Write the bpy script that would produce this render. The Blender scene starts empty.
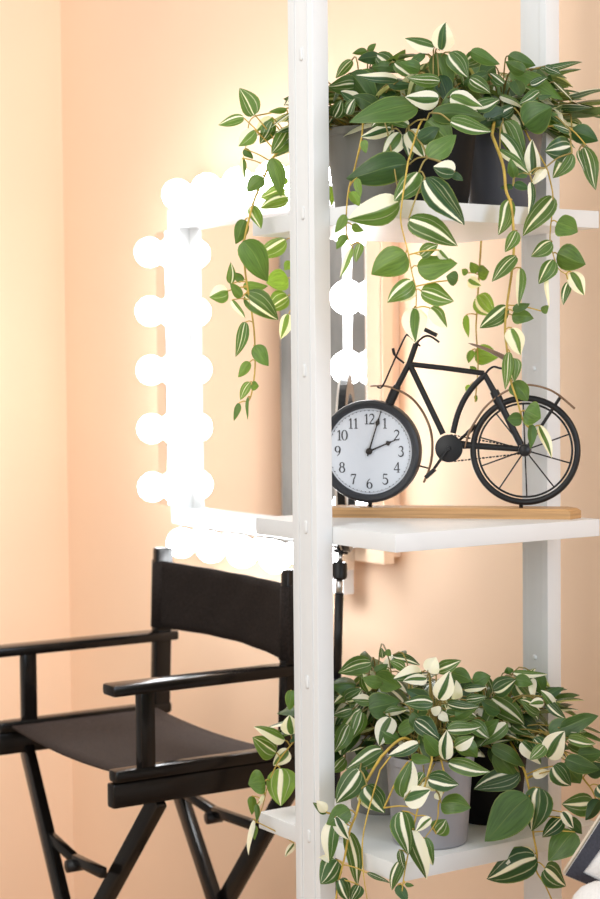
import bpy, bmesh, math, random
from mathutils import Vector, Matrix, noise
random.seed(7)
V = Vector
scn = bpy.context.scene
COL = scn.collection
H = 1.36                                   # eye height above the floor
FPX, PITCH, ROLL = 1735.45, .0445, -.0096  # focal length in pixels of the 600x899 frame

# ------------------------------------------------------------------ camera
cp, sp = math.cos(PITCH), math.sin(PITCH)
_f = V((0, cp, -sp)); _u = V((0, sp, cp)); _r = V((1, 0, 0))
cr, sr = math.cos(ROLL), math.sin(ROLL)
CR_ = cr * _r + sr * _u
CU_ = -sr * _r + cr * _u
EYE = V((0, 0, H))
cd = bpy.data.cameras.new('camera'); cam = bpy.data.objects.new('camera', cd); COL.objects.link(cam)
cam.matrix_world = Matrix(((CR_.x, CU_.x, -_f.x, 0), (CR_.y, CU_.y, -_f.y, 0), (CR_.z, CU_.z, -_f.z, H), (0, 0, 0, 1)))
cd.sensor_fit = 'VERTICAL'; cd.sensor_height = 36; cd.sensor_width = 24
cd.lens = FPX / 899 * 36
cd.clip_start = .05
cd.dof.use_dof = True; cd.dof.focus_distance = 2.48; cd.dof.aperture_fstop = 6.3
scn.camera = cam

def ray(x, y):
    d = CR_ * ((x - 300) / FPX) - CU_ * ((y - 449.5) / FPX) + _f
    return d
def at(x, y, D):                            # measured photo point -> world point at distance D in front
    d = ray(x, y); return EYE + d * (D / d.y)
def pix(P):
    d = P - EYE; k = FPX / d.dot(_f); return 300 + d.dot(CR_) * k, 449.5 - d.dot(CU_) * k, d.y
def on_plane(x, y, P0, n):
    d = ray(x, y); return EYE + d * ((P0 - EYE).dot(n) / d.dot(n))

# shelf / wall directions (s along the short shelf side, q towards the back wall)
YAW = .5895
dL = V((-math.sin(YAW), math.cos(YAW), 0)); dR = V((math.cos(YAW), math.sin(YAW), 0)); UP = V((0, 0, 1))
C0 = V((.1286, 2.35, 0))
def sq(s, q, z): return C0 + dL * s + dR * q + UP * (H + z)   # z relative to eye height
SA, SB = .3556, .3775
ZU, ZM, ZL, TH = .2321, -.2211, -.6756, .0253

# ------------------------------------------------------------------ materials
def lin(r, g, b):
    f = lambda c: (c / 12.92 if c <= .04045 else ((c + .055) / 1.055) ** 2.4)
    return (f(r / 255), f(g / 255), f(b / 255), 1)
def nodemat(name):
    m = bpy.data.materials.new(name); m.use_nodes = True
    nt = m.node_tree; b = nt.nodes['Principled BSDF']
    return m, nt, b
def mat(name, col, rough=.5, metal=0, nscale=0, namt=0, bump=0, spec=.5, stretch=None):
    m, nt, b = nodemat(name)
    b.inputs['Base Color'].default_value = col; b.inputs['Roughness'].default_value = rough
    b.inputs['Metallic'].default_value = metal; b.inputs['Specular IOR Level'].default_value = spec
    if nscale:
        tc = nt.nodes.new('ShaderNodeTexCoord'); n = nt.nodes.new('ShaderNodeTexNoise')
        n.inputs['Scale'].default_value = nscale; n.inputs['Detail'].default_value = 5
        if stretch:
            mp = nt.nodes.new('ShaderNodeMapping'); mp.inputs['Scale'].default_value = stretch
            nt.links.new(tc.outputs['Object'], mp.inputs[0]); nt.links.new(mp.outputs[0], n.inputs['Vector'])
        else: nt.links.new(tc.outputs['Object'], n.inputs['Vector'])
        if namt:
            r = nt.nodes.new('ShaderNodeValToRGB')
            r.color_ramp.elements[0].position = .3; r.color_ramp.elements[1].position = .7
            r.color_ramp.elements[0].color = tuple(max(0, c * (1 - namt)) for c in col[:3]) + (1,)
            r.color_ramp.elements[1].color = tuple(min(1, c * (1 + namt)) for c in col[:3]) + (1,)
            nt.links.new(n.outputs['Fac'], r.inputs[0]); nt.links.new(r.outputs[0], b.inputs['Base Color'])
        if bump:
            bp = nt.nodes.new('ShaderNodeBump'); bp.inputs['Strength'].default_value = bump; bp.inputs['Distance'].default_value = .002
            nt.links.new(n.outputs['Fac'], bp.inputs['Height']); nt.links.new(bp.outputs[0], b.inputs['Normal'])
    return m
WALL = mat('peach_paint', (.93, .685, .495, 1), .75, nscale=3, namt=.015, spec=.2)
WHITEM = mat('white_lacquer', (.72, .735, .74, 1), .35, nscale=30, namt=.01)
FLOORM = mat('oak_floor', (.50, .33, .2, 1), .5, nscale=4, namt=.25, stretch=(1, 12, 1))
CEILM = mat('ceiling_paint', (.85, .82, .78, 1), .8)
BLACKW = mat('black_lacquered_wood', (.006, .005, .0045, 1), .2, spec=.35, nscale=20, namt=.3, stretch=(1, 1, 8))
CANVAS = mat('dark_brown_canvas', (.020, .015, .013, 1), .85, spec=.15, nscale=260, namt=.35, bump=.3)
SEATC = mat('seat_canvas', (.042, .029, .024, 1), .85, spec=.2, nscale=240, namt=.3, bump=.3)
BLACKM = mat('black_painted_metal', (.007, .007, .008, 1), .36, spec=.35, nscale=60, namt=.25)
CLOCKRIM = mat('matte_black_case', (.016, .018, .023, 1), .42)
DIAL = mat('paper_dial', (.66, .69, .74, 1), .6)
INK = mat('printed_ink', (.035, .035, .04, 1), .6)
HANDM = mat('dark_bronze_hands', (.03, .025, .022, 1), .35, .5)
BRASS = mat('brass_pin', (.25, .16, .06, 1), .35, .9)
COPPER = mat('antique_copper', (.24, .15, .09, 1), .45, .5, nscale=30, namt=.3)
SADDLE = mat('brown_saddle', (.20, .13, .085, 1), .5, nscale=30, namt=.3)
WOOD = mat('pine_wood', (.47, .265, .11, 1), .5, nscale=2.2, namt=.28, stretch=(3, 3, 110))
CHROME = mat('polished_chrome', (.80, .78, .76, 1), .12, 1)
STEEL = mat('steel', (.6, .6, .6, 1), .3, 1)
MIRROR = mat('mirror_silver', (.93, .92, .91, 1), .005, 1)
CERAM = mat('white_plastic', (.85, .85, .85, 1), .4)
GREYPOT = mat('grey_glazed_pot', (.27, .265, .285, 1), .38, nscale=16, namt=.10, bump=.15, stretch=(1, 1, .25))
DARKPOT = mat('charcoal_pot', (.10, .10, .12, 1), .38, nscale=16, namt=.12, bump=.15, stretch=(1, 1, .25))
CONCPOT = mat('concrete_pot', (.30, .29, .27, 1), .7, nscale=14, namt=.22, bump=.3, stretch=(1, 1, .3))
BLKPOT = mat('black_pot', (.004, .004, .0045, 1), .6, spec=.2)
SOIL = mat('dry_moss', (.05, .045, .02, 1), .95, nscale=70, namt=.5, bump=1)
STEM = mat('ochre_stem', (.50, .34, .06, 1), .55, nscale=60, namt=.25)
PETI = mat('olive_petiole', (.26, .20, .05, 1), .55, nscale=60, namt=.3)
WHITEF = mat('white_linen', (.74, .71, .68, 1), .85, nscale=320, namt=.05, bump=.35)
NAVY = mat('navy_fabric', (.030, .030, .042, 1), .85, nscale=300, namt=.25, bump=.3)
CREAMF = mat('cream_piping', (.62, .52, .40, 1), .8)
CURT = mat('grey_curtain', (.30, .295, .28, 1), .8, nscale=9, namt=.30, stretch=(1, 1, .35))
DIFF = mat('ring_diffuser', (.80, .72, .66, 1), .5)

def bulb_mat():
    m, nt, b = nodemat('lit_bulb')
    b.inputs['Base Color'].default_value = (1, 1, 1, 1)
    b.inputs['Emission Color'].default_value = (.94, .97, 1, 1); b.inputs['Emission Strength'].default_value = BULB_E
    return m
BULB_E = 17.0
BULBM = bulb_mat()

def leaf_mat():
    m, nt, b = nodemat('variegated_leaf')
    N, L = nt.nodes, nt.links
    def n(t, **k):
        x = N.new(t)
        for a, v in k.items(): setattr(x, a, v)
        return x
    def mth(op, a, b_=None, c=None):
        x = n('ShaderNodeMath', operation=op)
        for i, v in enumerate((a, b_, c)):
            if v is None: continue
            if hasattr(v, 'is_output'): L.new(v, x.inputs[i])
            else: x.inputs[i].default_value = v
        return x.outputs[0]
    uv = n('ShaderNodeAttribute', attribute_name='leafuv'); sx = n('ShaderNodeSeparateXYZ'); L.new(uv.outputs['Vector'], sx.inputs[0])
    ba = n('ShaderNodeAttribute', attribute_name='banda'); sa = n('ShaderNodeSeparateXYZ'); L.new(ba.outputs['Vector'], sa.inputs[0])
    bb = n('ShaderNodeAttribute', attribute_name='bandb'); sb = n('ShaderNodeSeparateXYZ'); L.new(bb.outputs['Vector'], sb.inputs[0])
    ti = n('ShaderNodeAttribute', attribute_name='tint'); st = n('ShaderNodeSeparateXYZ'); L.new(ti.outputs['Vector'], st.inputs[0])
    u, v = sx.outputs[0], sx.outputs[1]
    cmb = n('ShaderNodeCombineXYZ'); L.new(mth('MULTIPLY', u, 5.), cmb.inputs[0]); L.new(mth('MULTIPLY', v, 1.6), cmb.inputs[1]); L.new(mth('MULTIPLY', st.outputs[2], 40.), cmb.inputs[2])
    nz = n('ShaderNodeTexNoise'); nz.inputs['Scale'].default_value = 1.6; nz.inputs['Detail'].default_value = 3; L.new(cmb.outputs[0], nz.inputs['Vector'])
    wob = mth('MULTIPLY_ADD', nz.outputs['Fac'], .16, -.08)
    uw = mth('ADD', u, wob)
    masks = []
    for c, w in ((sa.outputs[0], sa.outputs[1]), (sa.outputs[2], sb.outputs[0]), (sb.outputs[1], sb.outputs[2])):
        d = mth('ABSOLUTE', mth('SUBTRACT', uw, c))
        masks.append(mth('MULTIPLY_ADD', mth('SUBTRACT', w, d), 9., .5))
    mk = mth('MAXIMUM', mth('MAXIMUM', masks[0], masks[1]), masks[2])
    cl = n('ShaderNodeClamp'); L.new(mk, cl.inputs[0])
    # green body: fine lengthwise veins, brighter rim
    vein = mth('MULTIPLY_ADD', nz.outputs['Fac'], 1.1, .45)
    g1 = n('ShaderNodeMix', data_type='RGBA'); g1.inputs['A'].default_value = (.017, .062, .020, 1); g1.inputs['B'].default_value = (.17, .28, .04, 1)
    L.new(st.outputs[1], g1.inputs['Factor'])
    g2 = n('ShaderNodeVectorMath', operation='SCALE'); L.new(g1.outputs['Result'], g2.inputs[0]); L.new(mth('MULTIPLY', vein, st.outputs[0]), g2.inputs['Scale'])
    rim = n('ShaderNodeClamp'); L.new(mth('MULTIPLY_ADD', mth('SUBTRACT', mth('ABSOLUTE', uw), .93), 10., .3), rim.inputs[0])
    rib = n('ShaderNodeClamp'); L.new(mth('MULTIPLY_ADD', mth('SUBTRACT', .025, mth('ABSOLUTE', u)), 14., .2), rib.inputs[0])
    rr = mth('MULTIPLY', mth('MAXIMUM', rim.outputs[0], rib.outputs[0]), .55)
    g3 = n('ShaderNodeMix', data_type='RGBA'); L.new(rr, g3.inputs['Factor']); L.new(g2.outputs[0], g3.inputs['A']); g3.inputs['B'].default_value = (.30, .38, .10, 1)
    ramp = n('ShaderNodeValToRGB'); e = ramp.color_ramp.elements
    e[0].position = .15; e[0].color = (.20, .30, .07, 1); e[1].position = .75; e[1].color = (.86, .84, .73, 1)
    L.new(cl.outputs[0], ramp.inputs[0])
    g4 = n('ShaderNodeMix', data_type='RGBA'); L.new(cl.outputs[0], g4.inputs['Factor']); L.new(g3.outputs['Result'], g4.inputs['A']); L.new(ramp.outputs[0], g4.inputs['B'])
    # paler underside of the cloth leaf
    geo = n('ShaderNodeNewGeometry')
    g5 = n('ShaderNodeMix', data_type='RGBA'); L.new(mth('MULTIPLY', geo.outputs['Backfacing'], .35), g5.inputs['Factor']); L.new(g4.outputs['Result'], g5.inputs['A']); g5.inputs['B'].default_value = (.28, .36, .20, 1)
    L.new(g5.outputs['Result'], b.inputs['Base Color'])
    b.inputs['Roughness'].default_value = .36; b.inputs['Specular IOR Level'].default_value = .5
    bp = n('ShaderNodeBump'); bp.inputs['Strength'].default_value = .5; bp.inputs['Distance'].default_value = .001
    L.new(nz.outputs['Fac'], bp.inputs['Height']); L.new(bp.outputs[0], b.inputs['Normal'])
    tr = n('ShaderNodeBsdfTranslucent')
    sc = n('ShaderNodeVectorMath', operation='MULTIPLY'); L.new(g5.outputs['Result'], sc.inputs[0]); sc.inputs[1].default_value = (1.5, 1.5, .55)
    L.new(sc.outputs[0], tr.inputs['Color'])
    mx = n('ShaderNodeMixShader'); mx.inputs[0].default_value = .33
    L.new(b.outputs[0], mx.inputs[1]); L.new(tr.outputs[0], mx.inputs[2])
    L.new(mx.outputs[0], N['Material Output'].inputs['Surface'])
    return m
LEAF = leaf_mat()

# ------------------------------------------------------------------ object helpers
def thing(name, label, cat, loc, group=None, rotz=0):
    o = bpy.data.objects.new(name, None); COL.objects.link(o)
    o.location = loc; o.rotation_euler = (0, 0, rotz); o.empty_display_size = .05
    o['label'] = label; o['category'] = cat
    if group: o['group'] = group
    return o
def obj(name, bm, m, parent=None, smooth=True, kind=None, label=None):
    """bm holds world coordinates; linked as one mesh, origin at its parent's base"""
    me = bpy.data.meshes.new(name)
    bmesh.ops.recalc_face_normals(bm, faces=bm.faces) if not getattr(bm, 'keepn', False) and name not in ('foliage', 'leaves') else None
    root = parent
    while root is not None and root.parent is not None: root = root.parent
    if root is not None:
        mw = Matrix.Translation(root.location) @ root.rotation_euler.to_matrix().to_4x4()
        bm.transform(mw.inverted())
    bm.to_mesh(me); bm.free()
    if smooth:
        for p in me.polygons: p.use_smooth = True
    for mm in (m if isinstance(m, (list, tuple)) else [m]): me.materials.append(mm)
    o = bpy.data.objects.new(name, me); COL.objects.link(o)
    if parent is not None: o.parent = parent
    if kind: o['kind'] = kind
    if label: o['label'] = label
    return o
def autosmooth(o, ang=35):
    me = o.data
    bm = bmesh.new(); bm.from_mesh(me)
    for e in bm.edges:
        if len(e.link_faces) == 2 and e.calc_face_angle(0) > math.radians(ang): e.smooth = False
    bm.to_mesh(me); bm.free(); return o
def box(bm, P, X, Y, Z, x0, x1, y0, y1, z0, z1, bev=0):
    vs = [bm.verts.new(P + X * x + Y * y + Z * z) for x in (x0, x1) for y in (y0, y1) for z in (z0, z1)]
    fs = []
    for a in ((0, 1, 3, 2), (4, 6, 7, 5), (0, 4, 5, 1), (2, 3, 7, 6), (0, 2, 6, 4), (1, 5, 7, 3)):
        fs.append(bm.faces.new([vs[i] for i in a]))
    bmesh.ops.recalc_face_normals(bm, faces=fs)
    if bev:
        es = list({e for f in fs for e in f.edges})
        bmesh.ops.bevel(bm, geom=es, offset=bev, segments=2, affect='EDGES', profile=.6)
def ortho(d):
    d = d.normalized(); a = UP if abs(d.z) < .9 else V((1, 0, 0))
    x = d.cross(a).normalized(); return x, d.cross(x).normalized()
def tube(bm, pts, r, n=8, caps=True, flat=None):
    """round bar along pts; r is a number or list"""
    pts = [V(p) for p in pts]; k = len(pts)
    rs = r if isinstance(r, (list, tuple)) else [r] * k
    rings = []; x = None
    for i, p in enumerate(pts):
        d = (pts[min(i + 1, k - 1)] - pts[max(i - 1, 0)])
        if d.length < 1e-9: d = UP.copy()
        d.normalize()
        if x is None: x, y = ortho(d)
        else:
            x = (x - d * x.dot(d)); x = x.normalized() if x.length > 1e-6 else ortho(d)[0]
            y = d.cross(x)
        rings.append([bm.verts.new(p + (x * math.cos(t) + y * math.sin(t)) * rs[i]) for t in [2 * math.pi * j / n for j in range(n)]])
    for a, b in zip(rings, rings[1:]):
        for j in range(n): bm.faces.new((a[j], a[(j + 1) % n], b[(j + 1) % n], b[j]))
    if caps:
        bm.faces.new(rings[0][::-1]); bm.faces.new(rings[-1])
def smoothpath(pts, sub=4):
    pts = [V(p) for p in pts]; out = []
    for i in range(len(pts) - 1):
        p0 = pts[max(i - 1, 0)]; p1 = pts[i]; p2 = pts[i + 1]; p3 = pts[min(i + 2, len(pts) - 1)]
        for j in range(sub):
            t = j / sub
            out.append(.5 * ((2 * p1) + (p2 - p0) * t + (2 * p0 - 5 * p1 + 4 * p2 - p3) * t * t + (3 * p1 - p0 - 3 * p2 + p3) * t ** 3))
    out.append(pts[-1]); return out
def lathe(bm, P, ax, prof, n=40, x=None):
    """prof: (radius, height along ax) list"""
    ax = ax.normalized(); X, Y = ortho(ax)
    rings = []
    for r, h in prof:
        if r < 1e-6: rings.append([bm.verts.new(P + ax * h)])
        else: rings.append([bm.verts.new(P + ax * h + (X * math.cos(t) + Y * math.sin(t)) * r) for t in [2 * math.pi * j / n for j in range(n)]])
    for a, b in zip(rings, rings[1:]):
        for j in range(n):
            k = (j + 1) % n
            if len(a) == 1 and len(b) == 1: continue
            if len(a) == 1: bm.faces.new((a[0], b[k], b[j]))
            elif len(b) == 1: bm.faces.new((a[j], a[k], b[0]))
            else: bm.faces.new((a[j], a[k], b[k], b[j]))
def BM(): return bmesh.new()

# ------------------------------------------------------------------ setting
QW, QM = .555, .50            # wall face and mirror glass, along q
SW = 2.13                     # corner with the left wall, along s
def struct(name, bm, m):
    o = obj(name, bm, m, smooth=False); o['kind'] = 'structure'; return o
b = BM(); box(b, sq(0, 0, 0), dL, dR, UP, -3.2, SW + .1, QW, QW + .1, -H, 1.35); struct('wall_back', b, WALL)
b = BM(); box(b, sq(0, 0, 0), dL, dR, UP, SW, SW + .1, -3.4, QW, -H, 1.35); struct('wall_left', b, WALL)
b = BM(); box(b, sq(0, 0, 0), dL, dR, UP, -3.2, SW + .1, -3.4, QW + .1, -H - .1, -H); struct('floor', b, FLOORM)

# ------------------------------------------------------------------ shelving unit
unit = thing('shelving_unit', 'white open shelving unit with three square boards on flat slotted posts', 'shelf', sq(SA / 2, SB / 2, -H))
for z in (ZU, ZM, ZL):
    b = BM(); box(b, sq(0, 0, z), dL, dR, UP, 0, SA, 0, SB, -TH, 0, .0012)
    autosmooth(obj('shelf_board', b, WHITEM, unit))
for s0, s1, q0, q1, sgn in ((.149, .2120, -.0275, -.0002, -1), (.115, .1735, SB + .0002, SB + .0277, 1)):
    b = BM()
    qo = q0 if sgn < 0 else q1
    box(b, sq(0, 0, 0), dL, dR, UP, s0, s1, q0, q1, -H, 1.0, .0015)
    qf = q0                                   # the face turned to the room
    for a, c in ((.012, .018), (.044, .050)):  # raised lengthwise beads of the channel profile
        box(b, sq(0, 0, 0), dL, dR, UP, s0 + a, s0 + c, qf - .0012 if sgn < 0 else qf - .0001, qf + .001, -H + .001, .999)
    po = autosmooth(obj('post', b, WHITEM, unit))
    sm = (s0 + s1) / 2
    for k in range(8):
        z = .45 - .2240 * k
        if z < -H + .1: break
        b = BM()
        if sgn < 0:
            n_ = 10; ol = [(.0040 * math.cos(t), .0055 + .0040 * math.sin(t)) for t in [math.pi * k_ / n_ for k_ in range(n_ + 1)]]
            ol += [(-x, -y) for x, y in ol]
            for f0, d0, f1, d1 in ((1, -.0005, 1, .0012), (1, .0012, .8, .0019)):
                A_ = [b.verts.new(sq(sm - .004 + x * f0, qf - d0, z + y * f0)) for x, y in ol]
                B_ = [b.verts.new(sq(sm - .004 + x * f1, qf - d1, z + y * f1)) for x, y in ol]
                for k_ in range(len(ol)): b.faces.new((A_[k_], A_[(k_ + 1) % len(ol)], B_[(k_ + 1) % len(ol)], B_[k_]))
            b.faces.new(B_)
            bmesh.ops.remove_doubles(b, verts=b.verts, dist=.00001)
            obj('slot_cap', b, WHITEM, po)
        else:
            lathe(b, sq(sm, qf, z), -dR, [(.004, -.001), (.004, .002), (.0025, .003), (0, .003)], 12)
            obj('slot_cap', b, WHITEM, po)

# ------------------------------------------------------------------ vanity mirror with bulbs
SF0, SF1, ZF0, ZF1 = .757, 1.447, -.330, .357           # outer edges of the white frame
FW = .042
QF = .470
mir = thing('vanity_mirror', 'white framed wall mirror ringed by glowing round bulbs on polished bars', 'mirror', sq((SF0 + SF1) / 2, QW, ZF0))
b = BM(); box(b, sq(0, 0, 0), dL, dR, UP, SF0 - .05, SF1 + .03, QM + .004, QM + .028, ZF0 - .03, ZF1 + .05, .002)
box(b, sq(0, 0, 0), dL, dR, UP, SF0 - .035, SF1 + .02, QM + .0281, QW, ZF0 - .02, ZF1 + .04, .002)
obj('backing_panel', b, WALL, mir, smooth=False)
b = BM(); box(b, sq(0, 0, 0), dL, dR, UP, SF0 + .004, SF1 - .004, QM, QM + .0039, ZF0 + .004, ZF1 - .004)
obj('mirror_glass', b, MIRROR, mir, smooth=False)
def fr(x0, x1, z0, z1):
    b = BM(); box(b, sq(0, 0, 0), dL, dR, UP, x0, x1, QF, QM - .0002, z0, z1, .002)
    obj('frame_rail', b, WHITEM, mir, smooth=False)
fr(SF1 - FW, SF1, ZF0, ZF1); fr(SF0, SF0 + .030, ZF0, ZF1)
fr(SF0 + .0302, SF1 - FW - .0002, ZF1 - FW, ZF1); fr(SF0 + .0302, SF1 - FW - .0002, ZF0, ZF0 + .034)
b = BM(); box(b, sq(0, 0, 0), dL, dR, UP, .84, .905, QM + .0045, QM + .03, -.43, ZF0 - .0305, .002); obj('mounting_bracket', b, CERAM, mir, smooth=False)
RB = .0318
def bar(x0, x1, z0, z1, spots):
    b = BM(); box(b, sq(0, 0, 0), dL, dR, UP, x0, x1, QF - .002, QM + .0036, z0, z1, .003)
    o = obj('light_bar', b, CHROME, mir, smooth=False)
    for s, z in spots:
        b = BM(); lathe(b, sq(s, QF - .002, z), -dR, [(.019, -.001), (.019, .006), (.016, .0065), (.012, .007)], 20)
        autosmooth(obj('socket', b, CERAM, o))
        b = BM()
        lathe(b, sq(s, QF + .003 - RB, z), -dR, [(0, -RB + .001)] + [(RB * math.sin(t), -RB * math.cos(t)) for t in [math.pi * (i + 1) / 14 for i in range(13)]] + [(0, RB)], 24)
        obj('bulb', b, BULBM, o, label='glowing white globe bulb')
BW = .045
bar(SF1 + .008, SF1 + .008 + BW, -.292, .312, [(1.478, z) for z in (.266, .137, .008, -.121, -.250)])
bar(SF0 - .002 - BW, SF0 - .002, -.292, .312, [(.731, z) for z in (.266, .137, .008, -.121, -.250)])
sp_ = [1.352 - .1235 * i for i in range(5)]
bar(.80, 1.405, ZF1 + .002, ZF1 + .002 + BW, [(s, ZF1 + .024) for s in sp_])
bar(.80, 1.405, ZF0 - .002 - BW, ZF0 - .002, [(s, ZF0 - .034) for s in sp_])

# grey curtain on the left wall (seen in the mirror)
cur = thing('curtain', 'dark grey curtain on the side wall, reflected in the mirror behind the front post', 'curtain', sq(SW - .06, -.9, -H))
b = BM(); rows = []
for k in range(2):
    pass
nC = 90
for zi in range(9):
    z = -H + .03 + (2.3) * zi / 8
    rows.append([b.verts.new(sq(SW - .055 + .022 * math.sin(i * .62 + .3 * math.sin(i * .17)) , -.172 - 1.5 * i / nC, z)) for i in range(nC + 1)])
for a, c in zip(rows, rows[1:]):
    for i in range(nC): b.faces.new((a[i], a[i + 1], c[i + 1], c[i]))
obj('curtain_cloth', b, CURT, cur)
b = BM(); tube(b, [sq(SW - .055, -.16, .985), sq(SW - .055, -1.8, .985)], .012, 12)
for q in (-.165, -1.76): tube(b, [sq(SW - .055, q, .985), sq(SW, q, .985)], .008, 8)
obj('curtain_rod', b, BLACKM, cur)

# ------------------------------------------------------------------ director chair
N0 = V((-.0319, 3.12, 0)); psi = .5626
eS = V((-math.sin(psi), math.cos(psi), 0)); eF = -V((math.cos(psi), math.sin(psi), 0))
CWD, CA = .5022, .3537
def ch(i, j, z): return N0 + eS * (CWD * i) + eF * (CA * j) + UP * (H + z)   # i 0 near..1 far, j 0 back..1 front
ZA, ZR, ZT = -.5377, -.6864, -.3568
chair = thing('director_chair', 'tall black wooden folding director chair with dark canvas seat and back', 'chair', ch(.5, .5, -H))
def bars(name, m, pts_r, bev=.004, par=chair):
    b = BM()
    for A, B, w, h, side in pts_r:
        d = (B - A); Ln = d.length; d.normalize()
        s_ = side - d * side.dot(d); s_.normalize(); t_ = d.cross(s_)
        box(b, A, d, s_, t_, 0, Ln, -w / 2, w / 2, -h / 2, h / 2, min(bev, w * .3, h * .3))
    o = obj(name, b, m, par); autosmooth(o, 50); return o
for i in (0, 1):
    bars('armrest', BLACKW, [(ch(i, -.12, ZA), ch(i, 1.0 if i == 0 else 1.02, ZA), .046, .020, eS)], .009)
    bars('back_post', BLACKW, [(ch(i, -.02, ZR - .012), ch(i, -.055, ZT), .024, .036, eS)])
    bars('arm_post', BLACKW, [(ch(i, .80, ZR + .006), ch(i, .80, ZA - .008), .024, .028, eS)])
    bars('seat_rail', BLACKW, [(ch(i, -.08, ZR), ch(i, .985, ZR), .030, .022, eS)], .009)
    rl = bars('side_rail', BLACKW, [(ch(i, -.05, ZR - .033), ch(i, .995, ZR - .033), .026, .042, eS)])
    bars('floor_rail', BLACKW, [(ch(i, -.06, -H + .016), ch(i, 1.0, -H + .016), .026, .032, eS)])
# crossing legs, front and back pair; each leg runs from one side rail to the opposite floor rail
def xleg(i, j, t): return ch(i, j[0], ZR - .05).lerp(ch(1 - i, j[1], -H + .03), t)
for jj in (((.73, .86), (.77, .92)), ((-.06, .0), (-.06, .0))):
    for i, off in ((0, .0), (1, .016)):
        j = jj[i]
        bars('leg', BLACKW, [(xleg(i, j, 0) + eF * off, xleg(i, j, 1) + eF * off, .020, .036, eF)])
for j, t in (((.75, .89), .235), ((-.06, .0), .16)):
    A, B = xleg(1, j, t), xleg(0, j, t * 1.12)
    st_ = bars('stretcher', BLACKW, [(A + eF * .024, A.lerp(B, .5) + eF * .024 - UP * .012, .014, .020, eF), (A.lerp(B, .5) + eF * .024 - UP * .012, B + eF * .024, .014, .020, eF)])
    b = BM(); M_ = A.lerp(B, .5) + eF * .024 - UP * .012
    tube(b, [M_ - eF * .016 - UP * .012, M_ + eF * .016 - UP * .012], .012, 12); obj('hinge', b, BLACKM, st_)
# seat canvas (sags a little) and back canvas
b = BM(); G = []
for a in range(13):
    row = []
    for c in range(11):
        i = a / 12; j = c / 10 * .90 + .02
        z = ZR + .004 - .012 * math.sin(math.pi * i) ** .8
        row.append((b.verts.new(ch(i, j, z)), b.verts.new(ch(i, j, z - .004))))
    G.append(row)
for a in range(12):
    for c in range(10):
        b.faces.new([G[a][c][0], G[a + 1][c][0], G[a + 1][c + 1][0], G[a][c + 1][0]])
        b.faces.new([G[a][c][1], G[a][c + 1][1], G[a + 1][c + 1][1], G[a + 1][c][1]])
for a in range(12):
    for c in (0, 10): b.faces.new([G[a][c][0], G[a + 1][c][0], G[a + 1][c][1], G[a][c][1]])
obj('seat_canvas', b, SEATC, chair)
b = BM(); G = []
def bk(i, z, off):  # back canvas follows the posts, bowed backwards
    t = (z - ZR) / (ZT - ZR); j = -.02 - .035 * t
    return ch(i, j, z) - eF * (.030 * math.sin(math.pi * i) ** .9) + eF * off
ZB0, ZB1 = -.520, ZT - .026
for a in range(21):
    i = -.035 + 1.07 * a / 20; row = []
    for c in range(9):
        z = ZB0 + (ZB1 - ZB0) * c / 8
        ii = min(1, max(0, i))
        wob = .0022 * math.sin(a * 1.3 + c * .9) * math.sin(math.pi * ii)
        z2 = z - .012 * math.sin(math.pi * ii) * (1 - 2 * c / 8) * (-.3)
        row.append((b.verts.new(bk(ii, z2, .016 + wob) + eS * (i - ii) * CWD), b.verts.new(bk(ii, z2, .011 + wob) + eS * (i - ii) * CWD)))
    G.append(row)
for a in range(20):
    for c in range(8):
        b.faces.new([G[a][c][0], G[a + 1][c][0], G[a + 1][c + 1][0], G[a][c + 1][0]]); b.faces.new([G[a][c][1], G[a][c + 1][1], G[a + 1][c + 1][1], G[a + 1][c][1]])
    for c in (0, 8): b.faces.new([G[a][c][0], G[a + 1][c][0], G[a + 1][c][1], G[a][c][1]])
for c in range(8):
    for a in (0, 20): b.faces.new([G[a][c][0], G[a][c + 1][0], G[a][c + 1][1], G[a][c][1]])
# sleeves wrapped round both posts
for i in (0, 1):
    tube(b, [ch(i, -.02 - .035 * ((z - ZR) / (ZT - ZR)), z) for z in (ZB0, ZB1 - .004)], .0225, 14)
obj('back_canvas', b, CANVAS, chair)

# ------------------------------------------------------------------ ring light
RD = 2.94
rc = at(345.5, 463, RD)
hdir = ray(347, 465); hdir.z = 0; hdir.normalize()
ang = math.radians(4.2); hd = V((hdir.x * math.cos(ang) + hdir.y * math.sin(ang), -hdir.x * math.sin(ang) + hdir.y * math.cos(ang), 0))
nd = V((-hd.y, hd.x, 0))                      # lit side, faces the chair
ring = thing('ring_light', 'black ring light on a slim stand behind the clock shelf', 'lamp', V((rc.x, rc.y, 0)))
def ringmesh(r0, r1, a0, a1):
    b = BM(); n = 64; R_ = []
    for k in range(n):
        t = 2 * math.pi * k / n; d = hd * math.cos(t) + UP * math.sin(t)
        R_.append([b.verts.new(rc + d * r + nd * a) for r, a in ((r0, a0), (r1, a0), (r1, a1), (r0, a1))])
    for k in range(n):
        A, B = R_[k], R_[(k + 1) % n]
        for m_ in range(4): b.faces.new((A[m_], A[(m_ + 1) % 4], B[(m_ + 1) % 4], B[m_]))
    return b
obj('ring_housing', ringmesh(.118, .151, -.009, .003), BLACKM, ring, smooth=False)
obj('diffuser_ring', ringmesh(.121, .148, .0032, .007), DIFF, ring, smooth=False)
def rp(x, y): return at(x, y, RD)
b = BM(); tube(b, [rp(344, 541), rp(342.5, 551)], .011, 12); tube(b, [rp(341, 550), rp(340.5, 553)], .013, 14); obj('ring_mount', b, BLACKM, ring)
for A_, B_, r_ in ((rp(340.5, 552), rp(340, 563), .0045), (rp(339.5, 578), rp(339, 595), .006)):
    b = BM(); tube(b, [A_, B_], r_, 12); obj('steel_neck', b, STEEL, ring)
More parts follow.
